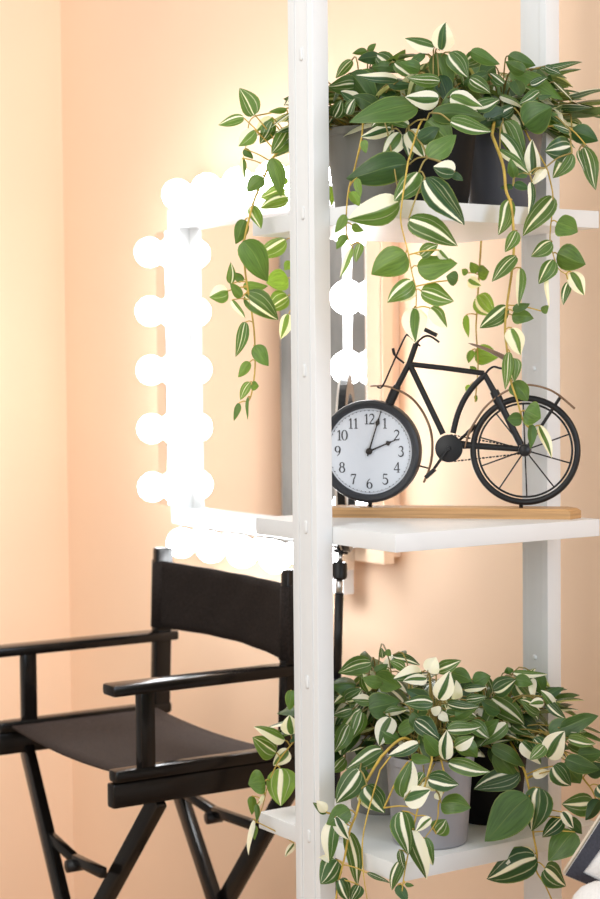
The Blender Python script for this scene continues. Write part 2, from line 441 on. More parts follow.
b = BM(); tube(b, [rp(339.8, 562), rp(339.7, 564), rp(339.6, 577), rp(339.5, 579)], [.011, .013, .013, .010], 18); autosmooth(obj('ball_head', b, BLACKM, ring), 40)
pb = V((rp(337, 680).x - .045, RD + .0, .32))
b = BM(); tube(b, [rp(339.2, 593), rp(337, 680)], .0075, 14); tube(b, [rp(337, 678), V((rp(337, 680).x - .018, RD, .30))], .0105, 14); obj('pole', b, BLACKM, ring)
pf = V((rp(337, 680).x - .018, RD, .30))
for k in range(3):
    t = k * 2.0944 + .5; d = V((math.cos(t), math.sin(t), 0))
    b = BM(); tube(b, [pf + UP * .02, V((pf.x, pf.y, .006)) + d * .19], .007, 10); obj('leg', b, BLACKM, ring)

# ------------------------------------------------------------------ bicycle clock
zM = ZM + H
BA = on_plane(331, 517.5, V((0, 0, zM)), UP); BB = on_plane(571, 519.6, V((0, 0, zM)), UP)
bx = (BB - BA); bx.z = 0; bx.normalize(); bn = V((-bx.y, bx.x, 0))      # bn points away from the camera
BD = .056
PB = BA + bn * (BD * .42)                     # bicycle plane
bike = thing('bicycle_clock', 'black metal bicycle ornament with round clock as front wheel on wooden base', 'clock', (BA + BB) / 2 + bn * BD / 2)
def bp_(x, y, off=0): return on_plane(x, y, PB, bn) + bn * off
# base board with pointed, chamfered right end
b = BM()
L0 = -.020; L1 = (BB - BA).length
hB = .0152
ol = [(L0, 0), (L1 - .001, 0), (L1 + .013, BD * .5), (L1 - .001, BD), (L0, BD)]
lo = [b.verts.new(BA + bx * x + bn * y) for x, y in ol]
mi = [b.verts.new(BA + bx * x + bn * y + UP * (hB - .0035)) for x, y in ol]
cx, cy = (L0 + L1) / 2, BD / 2
hi = [b.verts.new(BA + bx * (x + (.0035 if x < cx else -.006)) + bn * (cy + (y - cy) * .90) + UP * hB) for x, y in ol]
b.faces.new(lo[::-1]); b.faces.new(hi)
for A, B in ((lo, mi), (mi, hi)):
    for i in range(5): b.faces.new((A[i], A[(i + 1) % 5], B[(i + 1) % 5], B[i]))
autosmooth(obj('wooden_base', b, WOOD, bike), 20)
# clock
pxm = (bp_(371, 450) - bp_(372, 450)).length   # metres per pixel on the bicycle plane
cc = bp_(370.3, 451)
RC = 50.6 * pxm
b = BM(); lathe(b, cc - bn * .011, -bn, [(0, -.024), (RC * .95, -.024), (RC, -.021), (RC, .0), (RC * .985, .004), (RC * .94, .006), (RC * .875, .005), (RC * .84, .001), (RC * .835, -.004), (0, -.004)], 72)
case = autosmooth(obj('clock_case', b, CLOCKRIM, bike), 40)
fc = cc - bn * .0085                           # dial face plane (towards camera is -bn)
b = BM(); lathe(b, fc, -bn, [(0, 0), (RC * .838, 0), (RC * .838, -.001), (0, -.001)], 64); dial = obj('dial', b, DIAL, case, smooth=False)
def dp(u, v, h=.0006): return fc + bx * u + UP * v - bn * h
def ribbon(b, pts, ws, h=.0006):
    A = []
    for i, (u, v) in enumerate(pts):
        u0, v0 = pts[max(i - 1, 0)]; u1, v1 = pts[min(i + 1, len(pts) - 1)]
        du, dv = u1 - u0, v1 - v0; l = math.hypot(du, dv) or 1; w = ws[i] / 2 if isinstance(ws, (list, tuple)) else ws / 2
        A.append((b.verts.new(dp(u - dv / l * w, v + du / l * w, h)), b.verts.new(dp(u + dv / l * w, v - du / l * w, h))))
    for p, q in zip(A, A[1:]): b.faces.new((p[0], p[1], q[1], q[0]))
def arc(cx, cy, rx, ry, a0, a1, n=14): return [(cx + rx * math.cos(math.radians(a0 + (a1 - a0) * i / n)), cy + ry * math.sin(math.radians(a0 + (a1 - a0) * i / n))) for i in range(n + 1)]
K, T_ = .14, .05     # thick and thin stroke of the serif numerals (unit box 0.6 x 1)
def mod(pts, f): return pts, [f(i / (len(pts) - 1)) for i in range(len(pts))]
thick = lambda t: T_ + (K - T_) * math.sin(math.pi * t)
DG = {
 '1': [([(.3, 0), (.3, 1)], K * .85), ([(.12, .03), (.48, .03)], .06), ([(.1, .8), (.3, .97)], .06)],
 '2': [mod(arc(.28, .72, .22, .25, 170, -40), lambda t: T_ + (K - T_) * max(0, math.sin(math.pi * (t * 1.1 - .1)))), ([(.45, .57), (.25, .3), (.06, .06)], [K * .8, .09, .06]), ([(.04, .06), (.52, .06)], .12), ([(.52, .02), (.54, .24)], .05)],
 '3': [mod(arc(.27, .75, .19, .22, 160, -80), thick), mod(arc(.25, .28, .25, .27, 85, -160), thick)],
 '4': [([(.42, 0), (.42, 1)], K * .8), ([(.42, .98), (.02, .3)], .06), ([(.0, .28), (.6, .28)], .08), ([(.28, .03), (.56, .03)], .05)],
 '5': [([(.12, .98), (.5, .95)], .12), ([(.12, .98), (.1, .55)], .055), mod(arc(.26, .31, .26, .3, 130, -155), thick)],
 '6': [mod(arc(.3, .3, .23, .28, 90, 450, 22), lambda t: T_ + (K - T_) * abs(math.sin(math.pi * 2 * (t - .0)))), mod(arc(.52, .35, .46, .63, 180, 110), lambda t: K * .9 - (K * .9 - T_) * t)],
 '7': [([(.06, .94), (.54, .94)], .12), ([(.07, .98), (.05, .74)], .05), ([(.52, .92), (.32, .5), (.24, 0)], [.06, .10, K])],
 '8': [mod(arc(.3, .75, .19, .22, 90, 450, 22), lambda t: T_ + .07 * abs(math.sin(2 * math.pi * t))), mod(arc(.3, .27, .24, .27, 90, 450, 22), lambda t: T_ + .09 * abs(math.sin(2 * math.pi * t)))],
 '9': [mod(arc(.3, .7, .23, .28, 90, 450, 22), lambda t: T_ + (K - T_) * abs(math.sin(math.pi * 2 * t))), mod(arc(.08, .65, .46, .63, 0, -70), lambda t: K * .9 - (K * .9 - T_) * t)],
 '0': [mod(arc(.3, .5, .25, .48, 90, 450, 26), lambda t: T_ + (K - T_) * abs(math.sin(math.pi * 2 * t)))],
}
nh = 10.2 * pxm
for hr in range(1, 13):
    b = BM(); a = math.radians(90 - 30 * hr); s_ = str(hr)
    cu, cv = RC * .625 * math.cos(a), RC * .625 * math.sin(a)
    W = .60 * len(s_) - (.14 if s_[0] == '1' and len(s_) > 1 else 0)
    x0 = -W / 2
    for cidx, c in enumerate(s_):
        for pts, w in DG[c]:
            ribbon(b, [(cu + (x0 + x) * nh, cv + (y - .5) * nh) for x, y in pts], [v * nh for v in w] if isinstance(w, list) else w * nh)
        x0 += .60 if not (c == '1' and len(s_) > 1) else .50
    obj('numeral', b, INK, dial, smooth=False)
b = BM()
for k in range(60):
    a = math.radians(6 * k); r = .0009 if k % 5 == 0 else .0006
    lathe(b, dp(RC * .79 * math.cos(a), RC * .79 * math.sin(a), .0003), -bn, [(r, 0), (r, .0003), (0, .0003)], 8)
for pts in ([(RC * .80 * math.cos(math.radians(t)), RC * .80 * math.sin(math.radians(t))) for t in range(0, 361, 5)],):
    ribbon(b, pts, .0003, .0004)
obj('minute_track', b, INK, dial, smooth=False)
def hand(name, px_, py_, wb, h, spade):
    tip = bp_(px_, py_) - cc; u, v = tip.dot(bx), tip.dot(UP); L = math.hypot(u, v)
    pr = [(-.12, wb * .5), (0, wb * .6), (.5, wb * .45), (.62, wb * .45), (.70, wb * spade), (.78, wb * .7), (.84, wb * .35), (1, wb * .35)]
    b = BM(); lay = []
    for dz in (0, .0006):
        lay.append([[b.verts.new(dp(u * t - v / L * w * sg, v * t + u / L * w * sg, h + dz)) for sg in (-1, 1)] for t, w in pr])
    for l_ in lay:
        for p, q in zip(l_, l_[1:]): b.faces.new((p[0], p[1], q[1], q[0]))
    for p, q, r_, s_ in zip(lay[0], lay[0][1:], lay[1], lay[1][1:]):
        for sg in (0, 1): b.faces.new((p[sg], q[sg], s_[sg], r_[sg]))
    obj(name, b, HANDM, dial, smooth=False)
hand('hour_hand', 397, 439.5, .0024, .0016, 1.7); hand('minute_hand', 382.5, 410.5, .0021, .0028, 1.7)
b = BM(); lathe(b, dp(0, 0, 0), -bn, [(.0050, .0005), (.0050, .0036), (.0035, .0046), (0, .0048)], 20); obj('centre_pin', b, HANDM, dial)
# rear wheel
rh = bp_(525.0, 450.2); RW = 53.3 * pxm
b = BM(); n = 72; sec = 10
def torus(b, c, R, r, sq_=1.0, n=72, m=10):
    rg = []
    for k in range(n):
        t = 2 * math.pi * k / n; d = bx * math.cos(t) + UP * math.sin(t)
        rg.append([b.verts.new(c + d * (R + r * math.cos(w)) + bn * r * sq_ * math.sin(w)) for w in [2 * math.pi * j / m for j in range(m)]])
    for k in range(n):
        A, B = rg[k], rg[(k + 1) % n]
        for j in range(m): b.faces.new((A[j], A[(j + 1) % m], B[(j + 1) % m], B[j]))
torus(b, rh, RW - .0047, .0047, 1.1); tire = obj('rear_tyre', b, BLACKM, bike)
b = BM(); torus(b, rh, RW - .0125, .0016); obj('rim', b, BLACKM, tire)
b = BM(); lathe(b, rh - bn * .014, bn, [(0, 0), (.004, 0), (.0085, .003), (.0095, .008), (.0095, .018), (.004, .026), (0, .026)], 24); hub = autosmooth(obj('hub', b, BLACKM, bike))
for k in range(10):
    t = math.radians(-88 + 36 * k); d = bx * math.cos(t) + UP * math.sin(t)
    b = BM(); tube(b, [rh + d * .006, rh + d * (RW - .011)], .0011, 8); obj('spoke', b, BLACKM, hub)
# frame
def fb(name, segs, m=BLACKM, par=bike, n=10):
    b = BM()
    for pts, r in segs: tube(b, pts, r, n)
    return autosmooth(obj(name, b, m, par), 50)
P = bp_
fb('frame', [
    ([P(408.7, 364), P(446, 368.3), P(484, 373.3)], 2.7 * pxm),
    ([P(410, 365), P(443, 434)], 3.0 * pxm),
    (smoothpath([P(486, 374), P(474.5, 385), P(464.5, 399), P(457.5, 415), P(453, 433)]), 2.9 * pxm),
    ([P(484, 373.5), P(496, 395), P(521, 445)], [2.6 * pxm, 3.2 * pxm, 3.4 * pxm]),
    ([P(494, 391), P(498, 400), P(503, 410)], [4.4 * pxm, 5.0 * pxm, 4.2 * pxm]),
    ([P(460, 444.6), P(470, 445.4), P(521, 449.2)], [4.4 * pxm, 3.4 * pxm, 2.8 * pxm]),
    ([P(526, 449), P(544, 422), P(561, 396)], 1.7 * pxm)])
fb('fork', [([P(416, 344), P(409, 364), P(396.5, 388)], 2.9 * pxm), ([P(397.5, 386), P(395, 391), P(388, 407)], [3.4 * pxm, 4.8 * pxm, 4.6 * pxm])])
cr0 = P(449.6, 448.2)
b = BM(); lathe(b, cr0 - bn * .012, bn, [(0, 0), (.012, 0), (13.4 * pxm, .002), (13.6 * pxm, .004), (13.4 * pxm, .006), (.006, .008), (0, .020)], 40); autosmooth(obj('chainring', b, BLACKM, bike))
c1 = P(432.5, 472.5) - bn * .016; c2 = P(470, 430) + bn * .014
ck = fb('crank', [([cr0 - bn * .016, c1], 1.5 * pxm), ([cr0 + bn * .014, c2], 1.5 * pxm), ([cr0 - bn * .018, cr0 + bn * .016], 2.0 * pxm)])
for c_, sgn in ((c1, -1), (c2, 1)):
    b = BM(); box(b, c_, (bx + UP * .9).normalized(), bn, (UP - bx * .9).normalized(), -.009, .009, -.002 if sgn > 0 else -.016, .016 if sgn > 0 else .002, -.003, .003, .001); obj('pedal', b, BLACKM, ck)
b = BM()
def links(A, B, n_):
    for k in range(n_):
        a, c = A.lerp(B, k / n_), A.lerp(B, (k + .72) / n_); tube(b, [a, c],   .0014 if k % 2 else .0010, 6)
links(P(451, 434.5) - bn * .005, P(521, 447.6) - bn * .003, 20); links(P(451, 461.5) - bn * .005, P(521, 453.6) - bn * .003, 20)
obj('chain', b, BLACKM, bike)
def fender(name, pts, w):
    b = BM(); pp = smoothpath([P(*p) for p in pts], 5); A = []
    for i, p in enumerate(pp):
        d = (pp[min(i + 1, len(pp) - 1)] - pp[max(i - 1, 0)]).normalized(); nn = d.cross(bn).normalized()
        A.append([b.verts.new(p + bn * (w * s1) + nn * h) for s1, h in ((-1, -.0006), (0, .0006), (1, -.0006), (1, .0012), (0, .0024), (-1, .0012))])
    for p, q in zip(A, A[1:]):
        for j in range(6): b.faces.new((p[j], p[(j + 1) % 6], q[(j + 1) % 6], q[j]))
    b.faces.new(A[0]); b.faces.new(A[-1][::-1]); return obj(name, b, COPPER, bike)
f1 = fender('front_fender', [(371, 386.5), (385, 386.5), (398, 390.5), (412, 399), (423, 413), (430.5, 431), (432, 450), (429.5, 467), (423.6, 482)], .007)
fb('fender_stay', [([P(418, 465.5), P(430, 468.6)], .9 * pxm)], par=f1)
f2 = fender('rear_fender', [(465.5, 448), (469, 434), (475.5, 421.5), (485, 408), (497, 397.5), (511, 389.5), (527, 385.5), (543, 388), (557, 394.5), (574.5, 409)], .007)
# saddle
b = BM(); A_, B_ = P(468.5, 343.2), P(507.5, 359.5); d = (B_ - A_); Ls = d.length; d.normalize(); un = d.cross(bn).normalized()
if un.z < 0: un = -un
rg = []
for i in range(11):
    t = i / 10; w = .003 + .015 * t ** 1.3 * (1 if t < .9 else .75); h = (.0014 + .0030 * t) * (1 if 0 < i < 10 else .3)
    rg.append([b.verts.new(A_ + d * Ls * t + un * (.002 * math.sin(math.pi * t)) + bn * w * math.cos(a) + un * h * math.sin(a)) for a in [2 * math.pi * k / 12 for k in range(12)]])
for p, q in zip(rg, rg[1:]):
    for j in range(12): b.faces.new((p[j], p[(j + 1) % 12], q[(j + 1) % 12], q[j]))
b.faces.new(rg[0][::-1]); b.faces.new(rg[-1]); sd = obj('saddle', b, SADDLE, bike)
fb('saddle_spring', [(smoothpath([P(485, 374.5), P(489, 369.5), P(494, 366.8), P(500, 368.2), P(506.5, 368.4), P(508.5, 364), P(504, 359)]), 1.1 * pxm)], par=sd)
# handlebar: bends back to two grips, one each side of the bicycle plane
hb = fb('handlebar', [
    (smoothpath([P(416, 345), P(417.5, 338, -.006), P(421, 334, -.02), P(425, 329.5, -.030), P(430, 330.5, -.034), P(440, 335.5, -.036)]), 1.5 * pxm),
    (smoothpath([P(416, 345), P(419, 340, .004), P(424, 336, .014), P(429, 336.5, .024), P(436.5, 342, .030)]), 1.1 * pxm)])
fb('grip', [([P(428, 330, -.033), P(440, 335.8, -.036)], 2.1 * pxm)], par=hb)
fb('brake_lever', [(smoothpath([P(420, 346), P(415, 340.5, -.01), P(409.5, 335.5, -.012), P(406, 337.5, -.012), P(395, 361, -.01), P(383.5, 386, -.008), P(378, 386.8, -.006)]), .9 * pxm),
    (smoothpath([P(393, 348.5), P(394.5, 354, -.002), P(398, 358, -.004), P(404, 363)]), [1.5 * pxm] * 5 + [1.0 * pxm] * 8)], par=hb)
for x_, y0, y1 in ((370, 500, 510.5), (521, 500, 510.5)):
    b = BM(); A = P(x_, y0); tube(b, [A, V((A.x, A.y, zM + hB - .0005))], 2.0 * pxm, 12); obj('foot_peg', b, BLACKM, bike)

# ------------------------------------------------------------------ cushion and armchair in the corner
D1 = 2.20
k1 = D1 / FPX
pc = at(563.5, 873, D1)
ea = V((.485, .0, .875)).normalized(); eb_ = V((.875, .12, -.485)).normalized(); ec = ea.cross(eb_).normalized()
if ec.y > 0: ec = -ec                              # towards the camera
WP = .40
cush = thing('cushion', 'white linen cushion with navy edge band leaning in the bottom right corner', 'cushion', pc + (ea * .5 + eb_ * .5) * WP - UP * .25)
def pill(u, v, side):
    # u, v in 0..1 ; side +1 front
    e = (1 - abs(2 * u - 1) ** 3.0) * (1 - abs(2 * v - 1) ** 3.0)
    pinch = .025 * (math.sin(math.pi * u) * (1 - math.sin(math.pi * v)) + math.sin(math.pi * v) * (1 - math.sin(math.pi * u)))
    uu = u + (.5 - u) * pinch * 2; vv = v + (.5 - v) * pinch * 2
    return pc + ea * (uu * WP) + eb_ * (vv * WP) + ec * (side * (.006 + .055 * e ** .55))
def grid(b, fn, n=22):
    g = [[b.verts.new(fn(i / n, j / n)) for j in range(n + 1)] for i in range(n + 1)]
    for i in range(n):
        for j in range(n): b.faces.new((g[i][j], g[i + 1][j], g[i + 1][j + 1], g[i][j + 1]))
b = BM(); grid(b, lambda u, v: pill(u, v, 1)); grid(b, lambda u, v: pill(u, v, -1))
bmesh.ops.remove_doubles(b, verts=b.verts, dist=.0001)
cov = obj('cushion_cover', b, WHITEF, cush)
b = BM(); bw = .034; ring_o = []; ring_i = []
per = [(0, t / 16) for t in range(16)] + [(t / 16, 1) for t in range(16)] + [(1, 1 - t / 16) for t in range(16)] + [(1 - t / 16, 0) for t in range(16)]
for u, v in per:
    ring_o.append(b.verts.new(pill(u, v, 1) + ec * .002))
    iu = min(1 - bw, max(bw, u)); iv = min(1 - bw, max(bw, v)); ring_i.append(b.verts.new(pill(iu, iv, 1) + ec * .0025))
for k in range(64): b.faces.new((ring_o[k], ring_o[(k + 1) % 64], ring_i[(k + 1) % 64], ring_i[k]))
obj('navy_band', b, NAVY, cush)
b = BM(); tube(b, [pill(u, v, 0) for u, v in per] + [pill(0, 0, 0)], .0024, 8); obj('piping', b, CREAMF, cush)
# armchair: only the top of its rounded arm shows
ap = at(556, 899, 2.10); ap.z = 0
zt = at(566, 880, 2.10).z
arm = thing('armchair', 'white upholstered armchair arm at the lower right edge under the cushion', 'armchair', ap - dL * .36 + dR * .24)
def soft(name, x0, x1, y0, y1, z0, z1, m=WHITEF, r=.035):
    b = BM(); box(b, ap, -dL, dR, UP, x0, x1, y0, y1, z0, z1)
    bmesh.ops.bevel(b, geom=list(b.edges), offset=r, segments=5, affect='EDGES', profile=.5)
    return obj(name, b, m, arm)
soft('armrest', 0, .12, 0, .08, .14, zt, r=.038)
soft('seat', .121, .60, .0, .40, .14, .40)
soft('armrest', .601, .72, 0, .40, .14, zt)
soft('backrest', .121, .60, .401, .48, .14, .62)
for dx in (.05, .67):
    for dy in (.03, .36):
        if dx < .1 and dy > .1: dx2 = .16
        else: dx2 = dx
        b = BM(); q_ = ap - dL * dx2 + dR * dy; tube(b, [q_, q_ + UP * .142], [.012, .018], 12); obj('leg', b, BLACKW, arm)

# ------------------------------------------------------------------ plants
VPROF = [0, .03, .09, .18, .30, .43, .56, .68, .79, .89, .96, 1]
def prof(v): return (v ** .50) * ((1 - v) ** .95) / (.3448 ** .50 * .6552 ** .95)
US = [-1, -.72, -.42, -.15, 0, .15, .42, .72, 1]
BANDS = {0: ((0, -1), (0, -1), (0, -1)), 1: ((.02, .07), (-.45, .015), (.50, .02)), 2: ((.42, .15), (-.15, .0), (-.6, .01)),
         3: ((.70, .36), (-.75, .36), (0, -1)), 4: ((.62, .50), (-.45, .01), (0, -1)), 5: ((.05, .16), (.62, .015), (-.55, .01)), 6: ((0, 1.3), (0, -1), (0, -1))}
class Leaves:
    def __init__(self):
        self.bm = bmesh.new(); L = self.bm.verts.layers.float_vector
        self.l = [L.new(n) for n in ('leafuv', 'banda', 'bandb', 'tint')]
    def add(self, B, T, hw, nrm, style=0, tint=(1, .3), fold=.25, bulge=.07, curl=0, wav=.05):
        rnd = random.random()
        a = T - B; L = a.length
        if L < 1e-5: return
        ad = a / L; n = nrm - ad * nrm.dot(ad)
        n = n.normalized() if n.length > 1e-5 else ortho(ad)[0]
        sd = ad.cross(n)
        sg = -1 if style < 0 else 1; bd = BANDS[min(6, abs(style))]
        j = lambda x, s: x + random.uniform(-s, s)
        (c1, w1), (c2, w2), (c3, w3) = [(j(c, .09) * sg, (w * random.uniform(.8, 1.2) if w > 0 else w)) for c, w in bd]
        ph = rnd * 6.3; rows = []
        for v in VPROF:
            h = hw * max(prof(v), .0); cen = B + a * v + n * (bulge * L * 4 * v * (1 - v) + curl * L * (v ** 2)) + sd * (L * .025 * math.sin(v * 5 + ph))
            row = []
            for u in US:
                up_ = fold * abs(u) * h - wav * h * math.sin(v * 9 + ph + (1.5 if u > 0 else 0)) * u * u
                x = self.bm.verts.new(cen + sd * (h * u) - n * up_)
                x[self.l[0]] = (u, v, 0); x[self.l[1]] = (c1, w1, c2); x[self.l[2]] = (w2, c3, w3); x[self.l[3]] = (tint[0], tint[1], rnd)
                row.append(x)
                if v in (0, 1): break
            rows.append(row)
        for p, q in zip(rows, rows[1:]):
            for k in range(len(US) - 1):
                # u grows along sd; wind so that the face normal is n
                if len(p) == 1: self.bm.faces.new((p[0], q[k + 1], q[k]))
                elif len(q) == 1: self.bm.faces.new((p[k], p[k + 1], q[0]))
                else: self.bm.faces.new((p[k], p[k + 1], q[k + 1], q[k]))
def hand_leaf(LV, bx_, by_, tx, ty, w, st, D, pale=None):
    """a leaf read off the photo: base, tip, breadth, at distance D"""
    Lp = math.hypot(tx - bx_, ty - by_) * D / FPX
    dt = random.uniform(-.35, .15) * Lp
    B = at(bx_, by_, D); T = at(tx, ty, D + dt)
    vd = (EYE - (B + T) / 2).normalized()
    r = random.uniform(-.40, .40); ad = (T - B).normalized()
    nrm = Matrix.Rotation(r, 3, ad) @ (vd + UP * .25)
    hw = w / 2 * D / FPX / math.cos(r) * 1.16
    ye = random.uniform(.05, .45) if pale is None else pale
    LV.add(B, T, hw, nrm, st, (random.uniform(.85, 1.35), ye), random.uniform(.10, .55), random.uniform(.03, .13), random.uniform(-.10, .05), random.uniform(.05, .14))
    return B
def parse(s):
    out = []
    for ln in s.strip().splitlines():
        for rec in ln.split(';'):
            p = rec.split()
            if len(p) >= 6: out.append([float(v) for v in p])
    return out

def make_pot(par, P0, r0, r1, h, m, rim=.004, lab=None):
    b = BM(); e = .0035
    lathe(b, P0, UP, [(0, 0), (r0 - .003, 0), (r0, .003), (r1 - .001, h - .012), (r1 + rim * .3, h - .011), (r1 + rim * .4, h - .001), (r1 + rim * .3 - .001, h), (r1 - e, h), (r1 - e - .001, h - .012), (r1 - e - .002, h - .02), (0, h - .02)], 48)
    autosmooth(obj('pot', b, m, par, label=lab), 40)
    b = BM(); rr = r1 - e - .003
    lathe(b, P0 + UP * (h - .0195), UP, [(rr, 0), (rr * .8, .004), (rr * .5, .008), (rr * .2, .009), (0, .0095)], 32); obj('moss', b, SOIL, par)

def plant(label, P0, r0, r1, h, potm, crown, vines, fill, front, spread=.130, lift=.088):
    """crown: hand leaves (last column distance); vines: list of (stem points, leaves)"""
    par = thing('potted_plant', label, 'plant', P0, group=None)
    make_pot(par, P0, r0, r1, h, potm)
    top = P0 + UP * (h - .012)
    LV = Leaves(); S = BM()
    bases = []
    for r in crown:
        B = hand_leaf(LV, *r[:5], int(r[5]), r[6], r[7] if len(r) > 7 else None); bases.append(B)
    for k in range(fill):                          # the inner crown
        az = random.uniform(0, 6.283); el = random.uniform(-.15, 1.35)
        rad = random.uniform(.45, 1.0)
        d = V((math.cos(az) * math.cos(el), math.sin(az) * math.cos(el), math.sin(el)))
        B = top + V((d.x * spread * rad, d.y * spread * rad, .018 + d.z * lift * rad))
        if INBOARD(B): continue
        ln = random.uniform(.044, .066)
        out = V((d.x, d.y, random.uniform(-.9, .25))).normalized()
        nrm = V((d.x * .6, d.y * .6 , .9)).normalized() + V((random.uniform(-.4, .4), random.uniform(-.4, .4), 0))
        T = B + out * ln
        if INBOARD(T): continue
        if any(q_[2] < front(q_[0], q_[1]) + .022 for q_ in (pix(B), pix(T), pix((B + T) / 2))): continue
        LV.add(B, T, ln * random.uniform(.27, .36), nrm, random.choice((0, 0, 0, 0, 1, 2, 3, 4, 5, -2, -4)), (random.uniform(.7, 1.2), random.uniform(0, .45)), random.uniform(.1, .4), random.uniform(.04, .12))
        bases.append(B)
    nb = len(bases)
    for i_, B in enumerate(bases):                 # leaf stalks rising from the moss
        if B.z < top.z - .004:                     # low leaves branch off a neighbour above them
            cand = [c for c in bases if c.z > B.z + .004 and (c - B).length < .07]
            if cand:
                c = min(cand, key=lambda p: (p - B).length)
                tube(S, smoothpath([c, (c + B) / 2 + UP * .004, B], 4), .0012, 5, caps=False); continue
        a = random.uniform(0, 6.283); rr = random.uniform(.0, .030)
        A = top + V((math.cos(a) * rr, math.sin(a) * rr, -.004))
        hgt = max(B.z - .012, top.z + .008)
        M_ = A.lerp(B, .55); M_.z = hgt + random.uniform(.0, .010)
        tube(S, smoothpath([A, M_, B], 4), .0011, 5, caps=False)
    obj('stems', S, PETI, par)
    fo = obj('foliage', LV.bm, LEAF, par)
    for stem, lv, rad in vines:
        sp3 = smoothpath([at(*p) for p in stem], 5)
        st3 = smoothpath([top + UP * .0, (top + sp3[0]) / 2 + UP * .03, sp3[0]], 5)[:-1]
        b = BM(); tube(b, st3 + sp3, [rad] * len(st3) + [rad * (1 - .5 * i / len(sp3)) for i in range(len(sp3))], 7)
        LV = Leaves()
        for r in lv:
            B = hand_leaf(LV, *r[:5], int(r[5]), r[6], r[7] if len(r) > 7 else None)
            nr = min(sp3, key=lambda p: (p - B).length)
            if .0025 < (nr - B).length < .12: tube(b, smoothpath([nr, (nr + B) / 2 + UP * .002, B], 3), .0010, 5, caps=False)
        vo = obj('trailing_vine', b, STEM, par)
        obj('leaves', LV.bm, LEAF, vo)
    return par

def INBOARD(P):
    d = P - C0; s = d.dot(dL); q = d.dot(dR); z = P.z - H
    if -.004 < s < SA + .004 and -.004 < q < SB + .004:
        for zz in (ZU, ZM, ZL):
            if zz - TH - .004 < z < zz + .004: return True
    if .14 < s < .235 and -.045 < q < 0: return True
    return q > QW - .02
# leaves as measured: base x y, tip x y, breadth, pattern [, distance]
UPPER = parse("""
368 52 376 43 6 0;367 51 352 53 6 0;380 55 358 60 12 0;376 55 402 73 17 5;372 68 402 66 10 0;398 81 355 75 10 4;350 73 378 105 22 0
358 85 328 86 16 1;388 84 415 86 9 0;335 118 342 100 14 1;346 114 354 98 11 5;418 106 350 121 26 0;409 126 381 114 10 4;392 130 361 136 11 3
401 133 383 158 17 3;409 130 425 157 18 3;406 133 412 160 11 2;408 165 346 177 28 0;427 120 452 145 24 0;428 158 457 136 20 0;427 157 443 142 9 6
455 172 433 166 17 4;452 173 463 181 7 0;450 121 492 132 16 2;432 113 487 118 18 0;419 172 395 201 22 5 2.33;425 178 465 223 26 2 2.31
400 202 349 221 25 4 2.33;409 218 459 243 24 5 2.31;434 48 404 39 13 -4;440 50 446 22 20 3;436 53 447 96 22 0;450 52 469 77 18 2;470 52 500 64 12 0
440 82 407 77 12 1;488 74 460 86 11 0;439 99 405 98 17 3;450 96 483 106 18 3;425 54 407 66 8 0;508 56 535 66 14 0;510 72 564 99 17 0
540 68 583 63 6 1;545 66 561 75 8 1;524 125 551 106 30 0;516 80 520 97 14 0;540 92 520 104 12 1;500 95 524 108 7 4;514 108 490 120 12 2;538 98 552 96 5 0
550 113 558 115 4 0;570 132 553 124 8 1 2.46;572 130 598 141 16 0 2.5;584 147 597 190 15 1 2.5;579 150 584 172 6 2 2.5;571 147 545 152 22 5 2.46
572 153 553 178 17 2 2.46;532 175 533 139 14 3 2.43;545 168 532 186 9 6 2.43;500 133 528 170 10 4 2.44;500 149 529 173 8 4 2.43;503 122 526 160 20 2 2.45
528 174 506 172 9 0 2.42;514 178 511 158 9 0 2.42;514 184 530 188 8 0 2.42;513 186 500 188 6 0 2.42;532 182 529 215 7 4 2.42
480 56 462 66 14 2;495 66 478 80 16 0;470 78 490 94 14 1;420 70 400 62 12 0;395 62 415 76 14 2;462 92 440 108 14 0;475 108 500 100 14 2;380 96 402 108 20 0
362 100 340 92 14 4;504 84 486 72 10 5;525 72 505 62 12 0;415 92 436 84 14 0;352 60 335 78 10 1 2.62;380 108 352 96 18 0;505 112 478 126 18 0;530 84 548 78 8 2
418 140 440 128 14 0;395 112 372 128 18 2;375 72 352 84 14 0
""")
VUL = parse("""
255 115 240 87.5 17 1;244 118 218 124.5 10 2;254.5 130 238 146 15 4;272 117 256 132 10 4;273 122 260 144 13 1;288 132 272 154 16 1;287 110 269 111 6 0
244 149 253 159 7 0;242 158 245 180 6 4;262 176 247 192 14 0;272 158 282 197 15 0;252 205 261 229 11 2;245 220 235 244 13 0;243 241 269 281 25 0
231 284 231 262 8 2;244 280 231 272 8 0;242 297 230 283 9 0;228 291 209 296 18 4;243 287 268 286 9 0;246 293 279 319 21 2;232 300 245 319 6 4
246 322 235 357 11 1;254 346 269 366 14 0;250 362 238 377 9 0;251 385 259 386 9 0;250 382 240 400 9 1;239 403 234 421 6 0;248 397 247 420 3 0
""")
VUB = parse("""
288 197 260 208 12 2;288 182 274 178 7 0;285 190 260 197 14 1;286 240 254 257 17 5;288 278 266 283 21 0;288 296 267 309 17 1;289 314 281 339 12 3;330 138 334 176 9 0;331 186 332 206 6 0;292 262 284 270 9 0
""")
VF = parse("""
406 253 371 274 28 0;417 266 457 262 24 0;420 255 438 244 13 1;439 250 450 261 10 3;413 281 388 303 17 2;415 290 400 302 9 6;421 291 454 301 21 1
430 308 448 327 15 4;414 308 415 343 22 3;458 280 446 276 13 0
""")
VP = parse("""
350 192 360 206 9 0;346 215 335 233 9 0;352 225 364 231 8 0;346 235 336 249 8 0;353 248 340 278 7 4;360 243 356 262 8 1;363 140 366 153 7 0;357 178 360 198 7 0
""")
